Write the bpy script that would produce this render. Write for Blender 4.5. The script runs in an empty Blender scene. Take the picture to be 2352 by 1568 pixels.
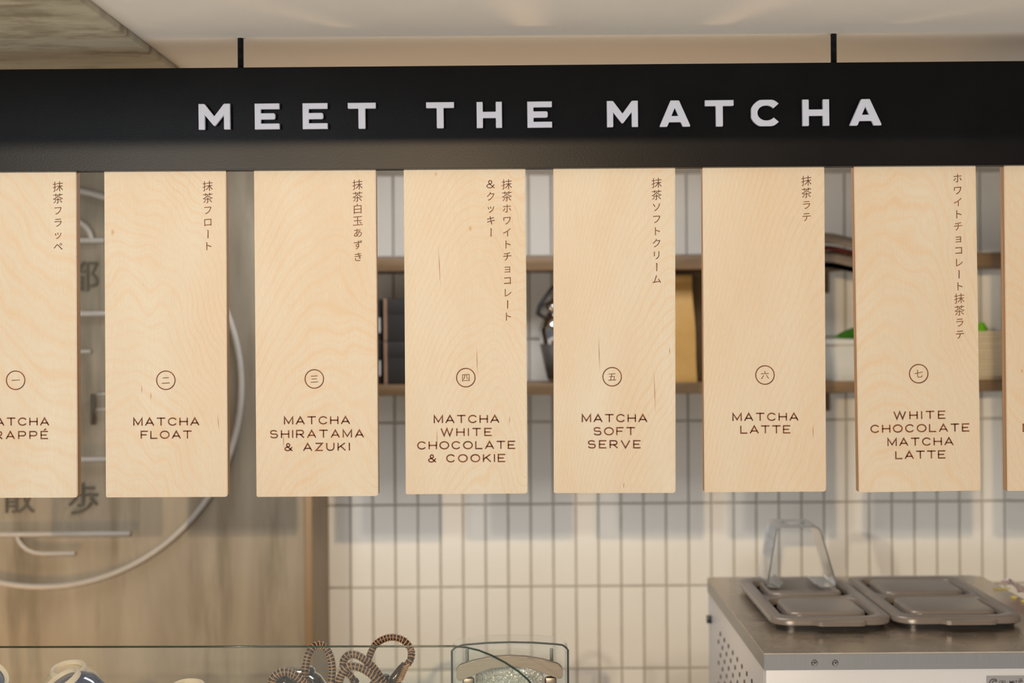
import bpy, bmesh, math, random
from mathutils import Vector, Matrix
random.seed(7)
S = bpy.context.scene
COL = S.collection
PI = math.pi

# ------------------------------------------------------------------ camera, world, lights, exposure
EYE = 1.6
F = 50 / 36 * 2352
ROLL = math.radians(0.42)
cs, sn = math.cos(ROLL), math.sin(ROLL)
HOR = 735.0
CEILZ = EYE + 0.408
FRONT = 2.04                                   # depth of the menu boards' faces

cam_d = bpy.data.cameras.new('camera'); cam = bpy.data.objects.new('camera', cam_d); COL.objects.link(cam)
cam_d.lens = 50; cam_d.sensor_width = 36
cam_d.shift_y = (HOR - 784) / 2352
cam.matrix_world = Matrix.Translation((0, 0, EYE)) @ Matrix(((cs, sn, 0, 0), (0, 0, -1, 0), (-sn, cs, 0, 0), (0, 0, 0, 1)))
cam_d.dof.use_dof = True; cam_d.dof.focus_distance = FRONT; cam_d.dof.aperture_fstop = 3.0
S.camera = cam

def at(px, py, y):
    """point of the world at depth y that the photograph shows at pixel (px, py)"""
    u = (px - 1176) / F; v = (HOR - py) / F
    return Vector(((u * cs + v * sn) * y, y, EYE + (-u * sn + v * cs) * y))

def atz(px, py, z):
    u = (px - 1176) / F; v = (HOR - py) / F
    y = (z - EYE) / (-u * sn + v * cs)
    return at(px, py, y)

W = bpy.data.worlds.new('world'); S.world = W; W.use_nodes = True
bg = W.node_tree.nodes['Background']
bg.inputs[0].default_value = (0.82, 0.90, 1.0, 1); bg.inputs[1].default_value = 0.20

def lamp(name, kind, loc, target, energy, color, **kw):
    d = bpy.data.lights.new(name, kind); o = bpy.data.objects.new(name, d); COL.objects.link(o)
    d.energy = energy; d.color = color
    for k, v in kw.items(): setattr(d, k, v)
    o.location = loc
    o.rotation_euler = (Vector(target) - Vector(loc)).to_track_quat('-Z', 'Y').to_euler()
    return o
# warm street lamp a metre behind the photographer: lights boards, header strip and the wall below the boards
lamp('warm_lamp', 'SPOT', (-0.28, -1.0, EYE + 0.40), (-0.05, 2.04, EYE - 0.1), 180, (1.0, 0.72, 0.42),
     spot_size=math.radians(80), spot_blend=0.9, shadow_soft_size=0.016)
lamp('warm_lamp', 'SPOT', (-1.30, -1.3, EYE + 0.42), (-0.1, 3.0, EYE - 0.4), 140, (1.0, 0.87, 0.69),
     spot_size=math.radians(70), spot_blend=0.9, shadow_soft_size=0.03)
# sun added to light the ceiling by bounce; beam and ceiling shield the counter
lamp('bounce_sun', 'SUN', (0, -3, 6), (0.3, -1.0, 0), 5.0, (1.0, 0.96, 0.9), angle=math.radians(1))
# daylight from the street, slightly from the left
lamp('street_daylight', 'AREA', (-2.2, -5.6, EYE - 0.1), (0, 2.6, EYE - 0.1), 100, (0.86, 0.93, 1.0), shape='RECTANGLE', size=1.3, size_y=1.0)
lamp('interior_fill', 'AREA', (-0.12, 2.62, CEILZ - 0.004), (-0.12, 2.62, 0), 8.0, (0.97, 0.98, 1.0), shape='RECTANGLE', size=1.1, size_y=0.22)  # unseen fill light, added to brighten the wall behind the header
lamp('ceiling_fill', 'SPOT', (0.1, 2.45, 0.35), (0.1, 2.46, 2.0), 24, (1.0, 0.64, 0.31), spot_size=math.radians(62), spot_blend=0.9, shadow_soft_size=0.06)  # unseen warm spot, added to tint the ceiling behind the header
lamp('counter_lamp', 'POINT', (-1.15, 2.6, 0.75), (0, 0, 0), 4.0, (1.0, 0.56, 0.20), shadow_soft_size=0.06)

S.view_settings.view_transform = 'Standard'; S.view_settings.look = 'None'
S.view_settings.gamma = 1.0; S.view_settings.exposure = 0.0; S.view_settings.use_curve_mapping = False

# ------------------------------------------------------------------ material helpers
class NT:
    def __init__(s, name):
        s.m = bpy.data.materials.new(name); s.m.use_nodes = True
        s.t = s.m.node_tree; s.n = s.t.nodes; s.p = s.n['Principled BSDF']
    def new(s, t, **kw):
        x = s.n.new(t)
        for k, v in kw.items(): setattr(x, k, v)
        return x
    def put(s, sock, v):
        if isinstance(v, bpy.types.NodeSocket): s.t.links.new(v, sock)
        else:
            try: sock.default_value = v
            except Exception: sock.default_value = tuple(v) + (1,)
    def math(s, op, a, b=0.0, c=None, clamp=False):
        x = s.new('ShaderNodeMath', operation=op, use_clamp=clamp)
        s.put(x.inputs[0], a); s.put(x.inputs[1], b)
        if c is not None: s.put(x.inputs[2], c)
        return x.outputs[0]
    def mix(s, f, a, b, mode='MIX'):
        x = s.new('ShaderNodeMix', data_type='RGBA', blend_type=mode)
        s.put(x.inputs[0], f); s.put(x.inputs[6], a); s.put(x.inputs[7], b)
        return x.outputs[2]
    def obj(s, scale=(1, 1, 1), loc=(0, 0, 0)):
        c = s.new('ShaderNodeTexCoord'); mp = s.new('ShaderNodeMapping')
        s.t.links.new(c.outputs['Object'], mp.inputs[0])
        mp.inputs['Scale'].default_value = scale; mp.inputs['Location'].default_value = loc
        return mp.outputs[0]
    def noise(s, vec, scale, detail=3, rough=0.55, dist=0.0):
        x = s.new('ShaderNodeTexNoise'); s.put(x.inputs['Vector'], vec)
        x.inputs['Scale'].default_value = scale; x.inputs['Detail'].default_value = detail
        x.inputs['Roughness'].default_value = rough; x.inputs['Distortion'].default_value = dist
        return x.outputs['Fac']
    def ramp(s, f, stops):
        x = s.new('ShaderNodeValToRGB'); s.put(x.inputs[0], f)
        e = x.color_ramp.elements
        while len(e) < len(stops): e.new(0.5)
        for i, (p, c) in enumerate(stops):
            e[i].position = p
            e[i].color = (c, c, c, 1) if isinstance(c, (int, float)) else tuple(c) + (1,)
        return x.outputs[0]
    def bump(s, h, strength, dist=0.001):
        x = s.new('ShaderNodeBump'); s.put(x.inputs['Height'], h)
        x.inputs['Strength'].default_value = strength; x.inputs['Distance'].default_value = dist
        s.t.links.new(x.outputs[0], s.p.inputs['Normal'])
    def set(s, color=None, rough=None, metal=None, **kw):
        if color is not None: s.put(s.p.inputs['Base Color'], color)
        if rough is not None: s.put(s.p.inputs['Roughness'], rough)
        if metal is not None: s.put(s.p.inputs['Metallic'], metal)
        for k, v in kw.items(): s.put(s.p.inputs[k], v)
        return s.m

def noisy(name, a, b, scale=20, rough=0.5, stretch=(1, 1, 1), bump=0.0, bscale=200, bdist=0.0005, **kw):
    t = NT(name); v = t.obj(stretch)
    c = t.mix(t.ramp(t.noise(v, scale, 4), [(0.3, 0.0), (0.7, 1.0)]), a, b)
    if bump: t.bump(t.noise(t.obj(), bscale, 2), bump, bdist)
    return t.set(c, rough, **kw)

def glass_mat(name, tint=(0.93, 0.97, 0.94), refl=1.0, rough=0.0, haze=0.0):
    t = NT(name); t.n.remove(t.p)
    fr = t.new('ShaderNodeFresnel'); fr.inputs[0].default_value = 1.45
    tr = t.new('ShaderNodeBsdfTransparent'); tr.inputs[0].default_value = tint + (1,)
    gl = t.new('ShaderNodeBsdfGlossy'); gl.inputs['Roughness'].default_value = rough
    mx = t.new('ShaderNodeMixShader')
    t.t.links.new(t.math('MULTIPLY', fr.outputs[0], refl, clamp=True), mx.inputs[0])
    t.t.links.new(tr.outputs[0], mx.inputs[1]); t.t.links.new(gl.outputs[0], mx.inputs[2])
    out = mx.outputs[0]
    if haze:
        df = t.new('ShaderNodeBsdfDiffuse'); df.inputs[0].default_value = (.8, .82, .84, 1); m2 = t.new('ShaderNodeMixShader')
        m2.inputs[0].default_value = haze; t.t.links.new(out, m2.inputs[1]); t.t.links.new(df.outputs[0], m2.inputs[2]); out = m2.outputs[0]
    t.t.links.new(out, t.n['Material Output'].inputs[0])
    return t.m

# ------------------------------------------------------------------ mesh helpers
def link(name, me, mat, parent=None, loc=None, rot=None, smooth=False):
    if smooth:
        for p in me.polygons: p.use_smooth = True
    o = bpy.data.objects.new(name, me); COL.objects.link(o)
    if mat is not None and not me.materials: me.materials.append(mat)
    if parent is not None: o.parent = parent
    if loc is not None: o.location = loc
    if rot is not None: o.rotation_euler = rot
    return o
def bm_mesh(bm, name='mesh', smooth_angle=None):
    bmesh.ops.recalc_face_normals(bm, faces=bm.faces[:])
    me = bpy.data.meshes.new(name); bm.to_mesh(me); bm.free()
    if smooth_angle is not None:
        for p in me.polygons: p.use_smooth = True
        me.set_sharp_from_angle(angle=math.radians(smooth_angle))
    return me
def add_box(bm, x0, x1, y0, y1, z0, z1, bevel=0.0, seg=2):
    r = bmesh.ops.create_cube(bm, size=1.0)
    for v in r['verts']:
        v.co = Vector(((x0 + x1) / 2 + v.co.x * (x1 - x0), (y0 + y1) / 2 + v.co.y * (y1 - y0), (z0 + z1) / 2 + v.co.z * (z1 - z0)))
    if bevel:
        es = {e for v in r['verts'] for e in v.link_edges}
        bmesh.ops.bevel(bm, geom=list(es), offset=bevel, segments=seg, affect='EDGES', profile=0.5)
def box(name, x0, x1, y0, y1, z0, z1, mat, parent=None, bevel=0.0, seg=2):
    bm = bmesh.new(); add_box(bm, x0, x1, y0, y1, z0, z1, bevel, seg)
    return link(name, bm_mesh(bm, name, 40 if bevel else None), mat, parent)
def add_tube(bm, pts, r, n=10, closed=False, caps=True, flat=1.0):
    pts = [Vector(p) for p in pts]; N = len(pts)
    rs = r if isinstance(r, (list, tuple)) else [r] * N
    rings = []; up = None
    for i, p in enumerate(pts):
        if closed: t = pts[(i + 1) % N] - pts[i - 1]
        else: t = pts[min(i + 1, N - 1)] - pts[max(i - 1, 0)]
        t.normalize()
        if up is None:
            up = Vector((0, 0, 1)) if abs(t.z) < 0.9 else Vector((0, 1, 0))
        a = (up - t * up.dot(t)).normalized(); up = a; b = t.cross(a)
        rings.append([bm.verts.new(p + (a * math.cos(2 * PI * k / n) + b * math.sin(2 * PI * k / n) * flat) * rs[i]) for k in range(n)])
    for i in range(N if closed else N - 1):
        A, B = rings[i], rings[(i + 1) % N]
        for k in range(n): bm.faces.new((A[k], A[(k + 1) % n], B[(k + 1) % n], B[k]))
    if caps and not closed:
        bm.faces.new(rings[0][::-1]); bm.faces.new(rings[-1])
def add_lathe(bm, prof, n=40, mat=Matrix()):
    rings = []
    for r, z in prof:
        if r < 1e-6: rings.append([bm.verts.new(mat @ Vector((0, 0, z)))])
        else: rings.append([bm.verts.new(mat @ Vector((r * math.cos(2 * PI * k / n), r * math.sin(2 * PI * k / n), z))) for k in range(n)])
    for A, B in zip(rings, rings[1:]):
        for k in range(n):
            k2 = (k + 1) % n
            if len(A) == 1 and len(B) == 1: continue
            if len(A) == 1: bm.faces.new((A[0], B[k], B[k2]))
            elif len(B) == 1: bm.faces.new((A[k], A[k2], B[0]))
            else: bm.faces.new((A[k], A[k2], B[k2], B[k]))
def rrect(x0, x1, y0, y1, r, n=6):
    out = []
    for cx, cy, a0 in ((x1 - r, y1 - r, 0), (x0 + r, y1 - r, 90), (x0 + r, y0 + r, 180), (x1 - r, y0 + r, 270)):
        for k in range(n + 1):
            a = math.radians(a0 + 90 * k / n); out.append((cx + r * math.cos(a), cy + r * math.sin(a)))
    return out
def add_prism(bm, poly, z0, z1, f=None):
    f = f or (lambda x, y, z: (x, y, z))
    A = [bm.verts.new(f(x, y, z0)) for x, y in poly]; B = [bm.verts.new(f(x, y, z1)) for x, y in poly]
    n = len(poly)
    bm.faces.new(A[::-1]); bm.faces.new(B)
    for i in range(n): bm.faces.new((A[i], A[(i + 1) % n], B[(i + 1) % n], B[i]))
def add_loft(bm, loops, cap0=True, cap1=True):
    R = [[bm.verts.new(p) for p in L] for L in loops]; n = len(R[0])
    for A, B in zip(R, R[1:]):
        for i in range(n): bm.faces.new((A[i], A[(i + 1) % n], B[(i + 1) % n], B[i]))
    if cap0: bm.faces.new(R[0][::-1])
    if cap1: bm.faces.new(R[-1])
def empty(name, loc, label, cat, group=None, rot=(0, 0, 0)):
    o = bpy.data.objects.new(name, None); COL.objects.link(o); o.empty_display_size = 0.05
    o.location = loc; o.rotation_euler = rot
    return tag(o, label, cat, group)
def tag(o, label, cat, group=None):
    o['label'] = label; o['category'] = cat
    if group: o['group'] = group
    return o
def struct(o): o['kind'] = 'structure'; return o

# ------------------------------------------------------------------ 2D outlines to meshes (curve fill)
def curve_mesh(loops, extrude=0.0, bevel=0.0):
    cu = bpy.data.curves.new('outline', 'CURVE'); cu.dimensions = '2D'; cu.fill_mode = 'BOTH'
    cu.extrude = extrude; cu.bevel_depth = bevel; cu.bevel_resolution = 2
    for L in loops:
        sp = cu.splines.new('POLY'); sp.points.add(len(L) - 1); sp.use_cyclic_u = True
        for p, (x, y) in zip(sp.points, L): p.co = (x, y, 0, 1)
    o = bpy.data.objects.new('outline', cu); COL.objects.link(o)
    dg = bpy.context.evaluated_depsgraph_get(); me = bpy.data.meshes.new_from_object(o.evaluated_get(dg))
    bpy.data.objects.remove(o); bpy.data.curves.remove(cu)
    return me
_gl = {}
def glyph(ch, offset=0.0):
    """a character of Blender's built-in font as flat outline, centred on its bounding box; size 1"""
    if (ch, offset) in _gl: return _gl[(ch, offset)]
    cu = bpy.data.curves.new('glyph', 'FONT'); cu.body = ch; cu.size = 1.0; cu.offset = offset; cu.resolution_u = 3
    o = bpy.data.objects.new('glyph', cu); COL.objects.link(o)
    dg = bpy.context.evaluated_depsgraph_get(); me = bpy.data.meshes.new_from_object(o.evaluated_get(dg))
    bpy.data.objects.remove(o); bpy.data.curves.remove(cu)
    vs = [v.co.copy() for v in me.vertices]; fs = [tuple(p.vertices) for p in me.polygons]
    bpy.data.meshes.remove(me)
    _gl[(ch, offset)] = (vs, fs); return vs, fs
def put_glyph(bm, ch, cx, cz, size, y, offset=-0.012, em=True, shear=0.0, squash=1.0):
    vs, fs = glyph(ch, offset)
    if not vs: return
    if em: ox, oy = 0.5, 0.38                       # centre of the em square of a CJK glyph
    else:
        ox = (min(v.x for v in vs) + max(v.x for v in vs)) / 2; oy = (min(v.y for v in vs) + max(v.y for v in vs)) / 2
    V = []
    for v in vs:
        x, z = (v.x - ox) * size * squash, (v.y - oy) * size
        V.append(bm.verts.new((cx + x, y, cz + z + shear * x)))
    for f in fs:
        try: bm.faces.new([V[i] for i in f])
        except ValueError: pass

def arc(cx, cy, rx, ry, a0, a1, n=14):
    return [(cx + rx * math.cos(math.radians(a0 + (a1 - a0) * k / n)), cy + ry * math.sin(math.radians(a0 + (a1 - a0) * k / n))) for k in range(n + 1)]
GLY = {
 'A': (1.12, [[(0, 0), (.56, 1), (1.12, 0)], [(.18, .30), (.94, .30)]]),
 'M': (1.16, [[(0, 0), (0, 1), (.58, .12), (1.16, 1), (1.16, 0)]]),
 'T': (1.10, [[(0, 1), (1.10, 1)], [(.55, 1), (.55, 0)]]),
 'C': (1.12, [arc(.58, .5, .58, .5, 38, 322, 22)]),
 'H': (1.02, [[(0, 0), (0, 1)], [(1.02, 0), (1.02, 1)], [(0, .5), (1.02, .5)]]),
 'F': (.90, [[(0, 0), (0, 1), (.90, 1)], [(0, .5), (.72, .5)]]),
 'L': (.88, [[(0, 1), (0, 0), (.88, 0)]]),
 'O': (1.22, [arc(.61, .5, .61, .5, 0, 360, 28)]),
 'S': (.98, [arc(.48, .75, .42, .25, 30, 90, 5) + [(.40, 1)] + arc(.32, .75, .30, .25, 95, 270, 9)[1:-1] + [(.40, .515), (.60, .49)] + arc(.66, .26, .30, .26, 85, -90, 9) + [(.45, 0)] + arc(.42, .28, .42, .28, 262, 205, 5)]),
 'I': (0.0, [[(0, 0), (0, 1)]]),
 'R': (1.0, [[(0, 0), (0, 1), (.62, 1)] + arc(.66, .72, .30, .28, 90, -90, 9) + [(0, .44)], [(.52, .44), (1.0, 0)]]),
 'P': (.96, [[(0, 0), (0, 1), (.62, 1)] + arc(.64, .70, .32, .30, 90, -90, 9) + [(0, .40)]]),
 'E': (.92, [[(.92, 1), (0, 1), (0, 0), (.92, 0)], [(0, .5), (.74, .5)]]),
 'Z': (.96, [[(.03, 1), (.93, 1), (.03, 0), (.96, 0)]]),
 'U': (1.02, [[(0, 1), (0, .42)] + arc(.51, .42, .51, .42, 180, 360, 12)[1:-1] + [(1.02, .42), (1.02, 1)]]),
 'K': (1.0, [[(0, 0), (0, 1)], [(.92, 1), (0, .34)], [(.36, .60), (1.0, 0)]]),
 'W': (1.60, [[(0, 1), (.40, 0), (.80, 1), (1.20, 0), (1.60, 1)]]),
 'V': (1.16, [[(0, 1), (.58, 0), (1.16, 1)]]),
 '&': (1.05, [[(1.0, 0), (.30, .62)] + arc(.46, .78, .22, .22, 205, -60, 9) + [(.22, .46)] + arc(.38, .25, .38, .25, 130, 330, 10) + [(.98, .46)]]),
 'D': (1.1, [[(0, 0), (0, 1), (.5, 1)] + arc(.5, .5, .6, .5, 90, -90, 12) + [(0, 0)]]),
}
GLY['É'] = (GLY['E'][0], GLY['E'][1] + [[(.42, 1.20), (.68, 1.36)]])
def stroke(bm, pts, t, y, round_end=True):
    """flat monoline stroke of width t in the xz plane, mitred at its corners"""
    P = [Vector(p) for p in pts]; N = len(P)
    closed = N > 3 and (P[0] - P[-1]).length < 1e-6
    L = []; R = []
    for i in range(N):
        if closed: a = (P[i] - P[i - 1 if i > 0 else N - 2]).normalized(); b = (P[i + 1 if i < N - 1 else 1] - P[i]).normalized()
        else:
            a = (P[i] - P[i - 1]).normalized() if i > 0 else None; b = (P[i + 1] - P[i]).normalized() if i < N - 1 else None
            a = a or b; b = b or a
        n = Vector((-a.y - b.y, a.x + b.x))
        if n.length < 1e-6: n = Vector((-a.y, a.x))
        n.normalize(); k = max(0.38, n.dot(Vector((-a.y, a.x))))
        w = t / 2 / k
        L.append(P[i] + n * w); R.append(P[i] - n * w)
    vl = [bm.verts.new((p.x, y, p.y)) for p in L]; vr = [bm.verts.new((p.x, y, p.y)) for p in R]
    for i in range(N - 1): bm.faces.new((vl[i], vr[i], vr[i + 1], vl[i + 1]))
    if not closed:
        for p, d, A, B in ((P[0], (P[0] - P[1]).normalized(), vl[0], vr[0]), (P[-1], (P[-1] - P[-2]).normalized(), vl[-1], vr[-1])):
            s = Vector((-d.y, d.x)) * t * .26; e = p + d * t * .34
            c1 = bm.verts.new((e.x + s.x, y, e.y + s.y)); c2 = bm.verts.new((e.x - s.x, y, e.y - s.y))
            if (A.co - c1.co).length > (B.co - c1.co).length: c1, c2 = c2, c1
            bm.faces.new((A, c1, c2, B))
def line_text(bm, text, x0, x1, zc, cap, t, y):
    ws = [GLY[c][0] if c != ' ' else .42 for c in text]
    gap = ((x1 - x0 - t) / cap - sum(ws)) / max(1, len(text) - 1)
    x = x0 + t / 2
    for c, w in zip(text, ws):
        if c != ' ':
            for st in GLY[c][1]:
                stroke(bm, [(x + px * cap, zc + (py - .5) * cap) for px, py in st], t, y)
        x += (w + gap) * cap

# ------------------------------------------------------------------ materials
def concrete_mat(name, a, b, stretch, dark=(0.16, 0.14, 0.11)):
    t = NT(name); v = t.obj(stretch)
    c = t.mix(t.ramp(t.noise(v, 2.2, 6, 0.6, 0.4), [(0.32, 0.0), (0.68, 1.0)]), a, b)
    blot = t.ramp(t.noise(t.obj((stretch[0] * 1.3, stretch[1], stretch[2] * .9), (3.1, 2, 1)), 3.0, 5, 0.65), [(0.50, 0.0), (0.70, 0.85)])
    c = t.mix(blot, c, dark)
    t.bump(t.noise(t.obj(), 40, 5), 0.25, 0.002)
    return t.set(c, 0.72)
M_conc = concrete_mat('concrete', (0.24, 0.205, 0.155), (0.36, 0.32, 0.25), (4.2, 1, 0.6), (0.15, 0.125, 0.085))
M_beam = concrete_mat('beam_concrete', (0.33, 0.31, 0.24), (0.50, 0.47, 0.38), (2.4, 7, 1), (0.20, 0.165, 0.11))
M_ceil = noisy('ceiling_paint', (0.74, 0.72, 0.70), (0.70, 0.68, 0.66), 3, 0.7, bump=0.08, bscale=60)
M_tile = noisy('glazed_tile', (0.84, 0.825, 0.775), (0.80, 0.78, 0.73), 3, 0.24, bump=0.10, bscale=14, bdist=0.002)
M_grout = noisy('grout', (0.46, 0.43, 0.37), (0.52, 0.49, 0.43), 60, 0.9)
M_floor = noisy('stone_paving', (0.46, 0.43, 0.39), (0.52, 0.49, 0.44), 8, 0.7)
M_paint = noisy('wall_paint', (0.42, 0.39, 0.34), (0.46, 0.42, 0.37), 4, 0.8)
M_shelf = noisy('shelf_wood', (0.12, 0.070, 0.030), (0.20, 0.125, 0.062), 10, 0.5, (0.6, 6, 6))
t = NT('header_metal')
t.bump(t.noise(t.obj((1, 1, 1.6)), 330, 2, 0.5), 0.16, 0.0006)
M_head = t.set(t.mix(t.ramp(t.noise(t.obj(), 9, 4), [(.4, 0.), (.75, 1.)]), (0.0028, 0.0028, 0.0036), (0.005, 0.005, 0.006)), 0.36, **{'Specular IOR Level': 0.165})
M_letter = noisy('white_acrylic', (0.78, 0.80, 0.93), (0.82, 0.84, 0.96), 20, 0.35)
M_rod = noisy('threaded_steel', (0.03, 0.03, 0.035), (0.11, 0.11, 0.12), 90, 0.35, metal=0.8)
M_plaster = noisy('white_plaster_chip', (0.75, 0.73, 0.70), (0.6, 0.58, 0.55), 90, 0.9)
t = NT('burnt_engraving')
nz = t.noise(t.obj((1, 1, 1)), 70, 3, 0.6)
M_burn = t.set(t.mix(t.ramp(nz, [(0.38, 0.0), (0.66, 1.0)]), (0.070, 0.014, 0.003), (0.20, 0.065, 0.018)), 0.7)
M_tube = noisy('white_tube', (0.40, 0.38, 0.35), (0.47, 0.45, 0.42), 9, 0.45)
M_dark = noisy('dark_bronze_letter', (0.06, 0.052, 0.036), (0.09, 0.075, 0.052), 30, 0.6)
M_woodtrim = noisy('panel_edge_wood', (0.22, 0.15, 0.08), (0.28, 0.195, 0.11), 6, 0.5, (8, 8, .6))
M_glass = glass_mat('case_glass', (0.965, 0.985, 0.97))
M_glassedge = noisy('glass_edge', (0.012, 0.03, 0.022), (0.03, 0.06, 0.045), 30, 0.15)
M_clear = glass_mat('clear_acrylic', (0.93, 0.95, 0.95), 1.6, 0.03)

def wood_mat(name, i, x0, z0, b, freq, tilt, warm, knots, streaks):
    t = NT(name); tc = t.new('ShaderNodeTexCoord'); sp = t.new('ShaderNodeSeparateXYZ')
    t.t.links.new(tc.outputs['Object'], sp.inputs[0])
    X, Z = sp.outputs[0], sp.outputs[2]
    low = t.noise(t.obj((1, 1, 0.55), (i * 1.7, 0, i * 2.3)), 9, 2, 0.5)
    mid = t.noise(t.obj((1, 1, 0.35), (i * 3.1, 0, i)), 30, 3, 0.5)
    dx = t.math('SUBTRACT', X, x0)
    dx = t.math('ADD', dx, t.math('MULTIPLY', t.math('SUBTRACT', low, 0.5), 0.09))
    fld = t.math('ADD', t.math('MULTIPLY', t.math('MULTIPLY', dx, dx), b), t.math('ADD', Z, z0))
    fld = t.math('ADD', fld, t.math('MULTIPLY', X, tilt))
    fld = t.math('ADD', fld, t.math('MULTIPLY', t.math('SUBTRACT', low, 0.5), 0.22))
    fld = t.math('ADD', fld, t.math('MULTIPLY', t.math('SUBTRACT', mid, 0.5), 0.016))
    s1 = t.math('SINE', t.math('MULTIPLY', fld, freq))
    lines = t.ramp(t.math('ADD', t.math('MULTIPLY', s1, 0.5), 0.5), [(0.0, 0.0), (0.72, 0.16), (0.93, 0.75), (1.0, 1.0)])
    s2 = t.math('SINE', t.math('MULTIPLY', fld, freq * 2.63))
    lines2 = t.ramp(t.math('ADD', t.math('MULTIPLY', s2, 0.5), 0.5), [(0.55, 0.0), (1.0, 0.55)])
    patch = t.ramp(t.noise(t.obj((1, 1, 0.5), (i * 5.3, 0, 7)), 12, 3), [(0.3, 0.15), (0.7, 1.0)])
    lines = t.math('MULTIPLY', t.math('MAXIMUM', lines, lines2), patch)
    base = t.mix(t.ramp(t.noise(t.obj((1, 1, 0.3), (i * 2.9, 0, 3)), 11, 3), [(0.3, 0.), (0.7, 1.)]), (0.575, 0.55, 0.48), (0.545, 0.48, 0.385))
    base = t.mix(warm, base, (0.55, 0.43, 0.30))
    c = t.mix(t.math('MULTIPLY', lines, 0.46), base, (0.56, 0.36, 0.19))
    fib = t.noise(t.obj((1, 1, 0.02), (i, 0, i)), 900, 2, 0.6)
    c = t.mix(t.math('MULTIPLY', t.ramp(fib, [(0.40, 0.0), (0.72, 1.0)]), 0.20), c, (0.50, 0.34, 0.20))
    fib2 = t.noise(t.obj((1, 1, 0.06), (i + 4, 0, i)), 1500, 1, 0.5)
    c = t.mix(t.math('MULTIPLY', t.ramp(fib2, [(0.5, 0.0), (0.8, 1.0)]), 0.16), c, (0.86, 0.76, 0.62))
    for kx, kz, r in knots:          # small pin knots
        d = t.math('SQRT', t.math('ADD', t.math('POWER', t.math('SUBTRACT', X, kx), 2.0), t.math('POWER', t.math('MULTIPLY', t.math('SUBTRACT', Z, kz), 0.6), 2.0)))
        d = t.math('ADD', d, t.math('MULTIPLY', t.math('SUBTRACT', mid, 0.5), 0.004))
        c = t.mix(t.ramp(t.math('DIVIDE', d, r * 3.2), [(0.0, 0.85), (0.35, 0.5), (1.0, 0.0)]), c, (0.44, 0.22, 0.06))
    for kx, kz, h, sl in streaks:    # hairline bark streaks
        ax = t.math('ABSOLUTE', t.math('ADD', t.math('SUBTRACT', X, kx), t.math('MULTIPLY', t.math('SUBTRACT', Z, kz), sl)))
        az = t.math('ABSOLUTE', t.math('DIVIDE', t.math('SUBTRACT', Z, kz), h))
        wv = t.math('ADD', ax, t.math('MULTIPLY', az, 0.00065))
        c = t.mix(t.math('MULTIPLY', t.math('LESS_THAN', wv, 0.00068), 0.7), c, (0.25, 0.10, 0.04))
    t.bump(fib, 0.10, 0.0002)
    return t.set(c, 0.5, **{'Specular IOR Level': 0.3})
t = NT('plywood_edge')
M_edge = t.set(t.mix(t.ramp(t.noise(t.obj((1, 40, .3)), 16, 2), [(0.45, 0.), (0.55, 1.)]), (0.30, 0.155, 0.065), (0.42, 0.25, 0.13)), 0.6)

# ------------------------------------------------------------------ the setting
BACK = 3.20; CONC = 2.94; CEIL = EYE + 0.408; SOFF = 1.2
struct(box('floor', -6, 6, -9, BACK + .1, -0.05, 0.0, M_floor))
struct(box('ceiling', -2.0, 2.0, SOFF, BACK + .1, CEIL, CEIL + 0.12, M_ceil))
struct(box('wall_left', -2.0, -0.432, CONC, BACK + .1, 0.0, CEIL, M_conc))
struct(box('wall_right', 1.9, 2.0, SOFF + .5, BACK, 0.0, CEIL, M_paint))
struct(box('trim_1', -0.432, -0.4155, CONC - .004, BACK, 0.0, CEIL, M_woodtrim, bevel=0.002))
struct(box('trim_2', -2.0, -0.529, SOFF, CONC, CEIL - 0.012, CEIL, M_beam, bevel=0.003))        # concrete beam soffit
struct(box('light_blocker', -2.2, 2.2, 1.10, 1.20, EYE + 0.299, CEIL + .6, M_paint))                    # unseen beam added to block the warm lamp above the header strip
wb = struct(box('wall_back', -0.4155, 2.0, BACK, BACK + .1, 0.0, CEIL, M_grout))

px_w = 0.05072; pz = 0.1853; gr = 0.0042
ref = at(857, 1250, BACK); zref = at(1200, 1157, BACK).z
xs0 = ref.x - px_w * 2
def tile_mesh():
    bm = bmesh.new(); w, h = px_w - gr, pz - gr
    add_box(bm, -w / 2, w / 2, -0.006, 0.0, -h / 2, h / 2)
    top = [e for e in bm.edges if all(v.co.y < -0.003 for v in e.verts)]
    bmesh.ops.bevel(bm, geom=top, offset=0.0012, segments=1, affect='EDGES')
    return bm_mesh(bm, 'tile')
tm = tile_mesh(); tm.materials.append(M_tile)
rows = range(-2, 6)                      # rows of tiles, counted downwards from the ceiling line
cols = range(-1, 35)
rest = bmesh.new()
for j in range(-4, 11):
    zc = zref + pz * (5 - 1.5) - pz * (j + 0) + 0
    zc = zref + pz * (3.5 - j)
    if zc + pz / 2 > CEIL + .02 or zc < 0: continue
    for i in range(0, 48):
        xc = xs0 + px_w * (i + .5)
        if xc > 1.88: continue
        if i < 34 and 0 <= j <= 7:
            o = bpy.data.objects.new('tile', tm); COL.objects.link(o); o.parent = wb
            o.location = (xc, BACK + random.uniform(-.0006, .0002), zc)
            o.rotation_euler = (random.uniform(-.006, .006), 0, random.uniform(-.008, .008))
        else:
            add_box(rest, xc - px_w / 2 + gr / 2, xc + px_w / 2 - gr / 2, BACK - 0.006, BACK, zc - pz / 2 + gr / 2, min(CEIL, zc + pz / 2 - gr / 2))
o = link('tile_field', bm_mesh(rest), M_tile, wb); o['kind'] = 'stuff'

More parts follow.
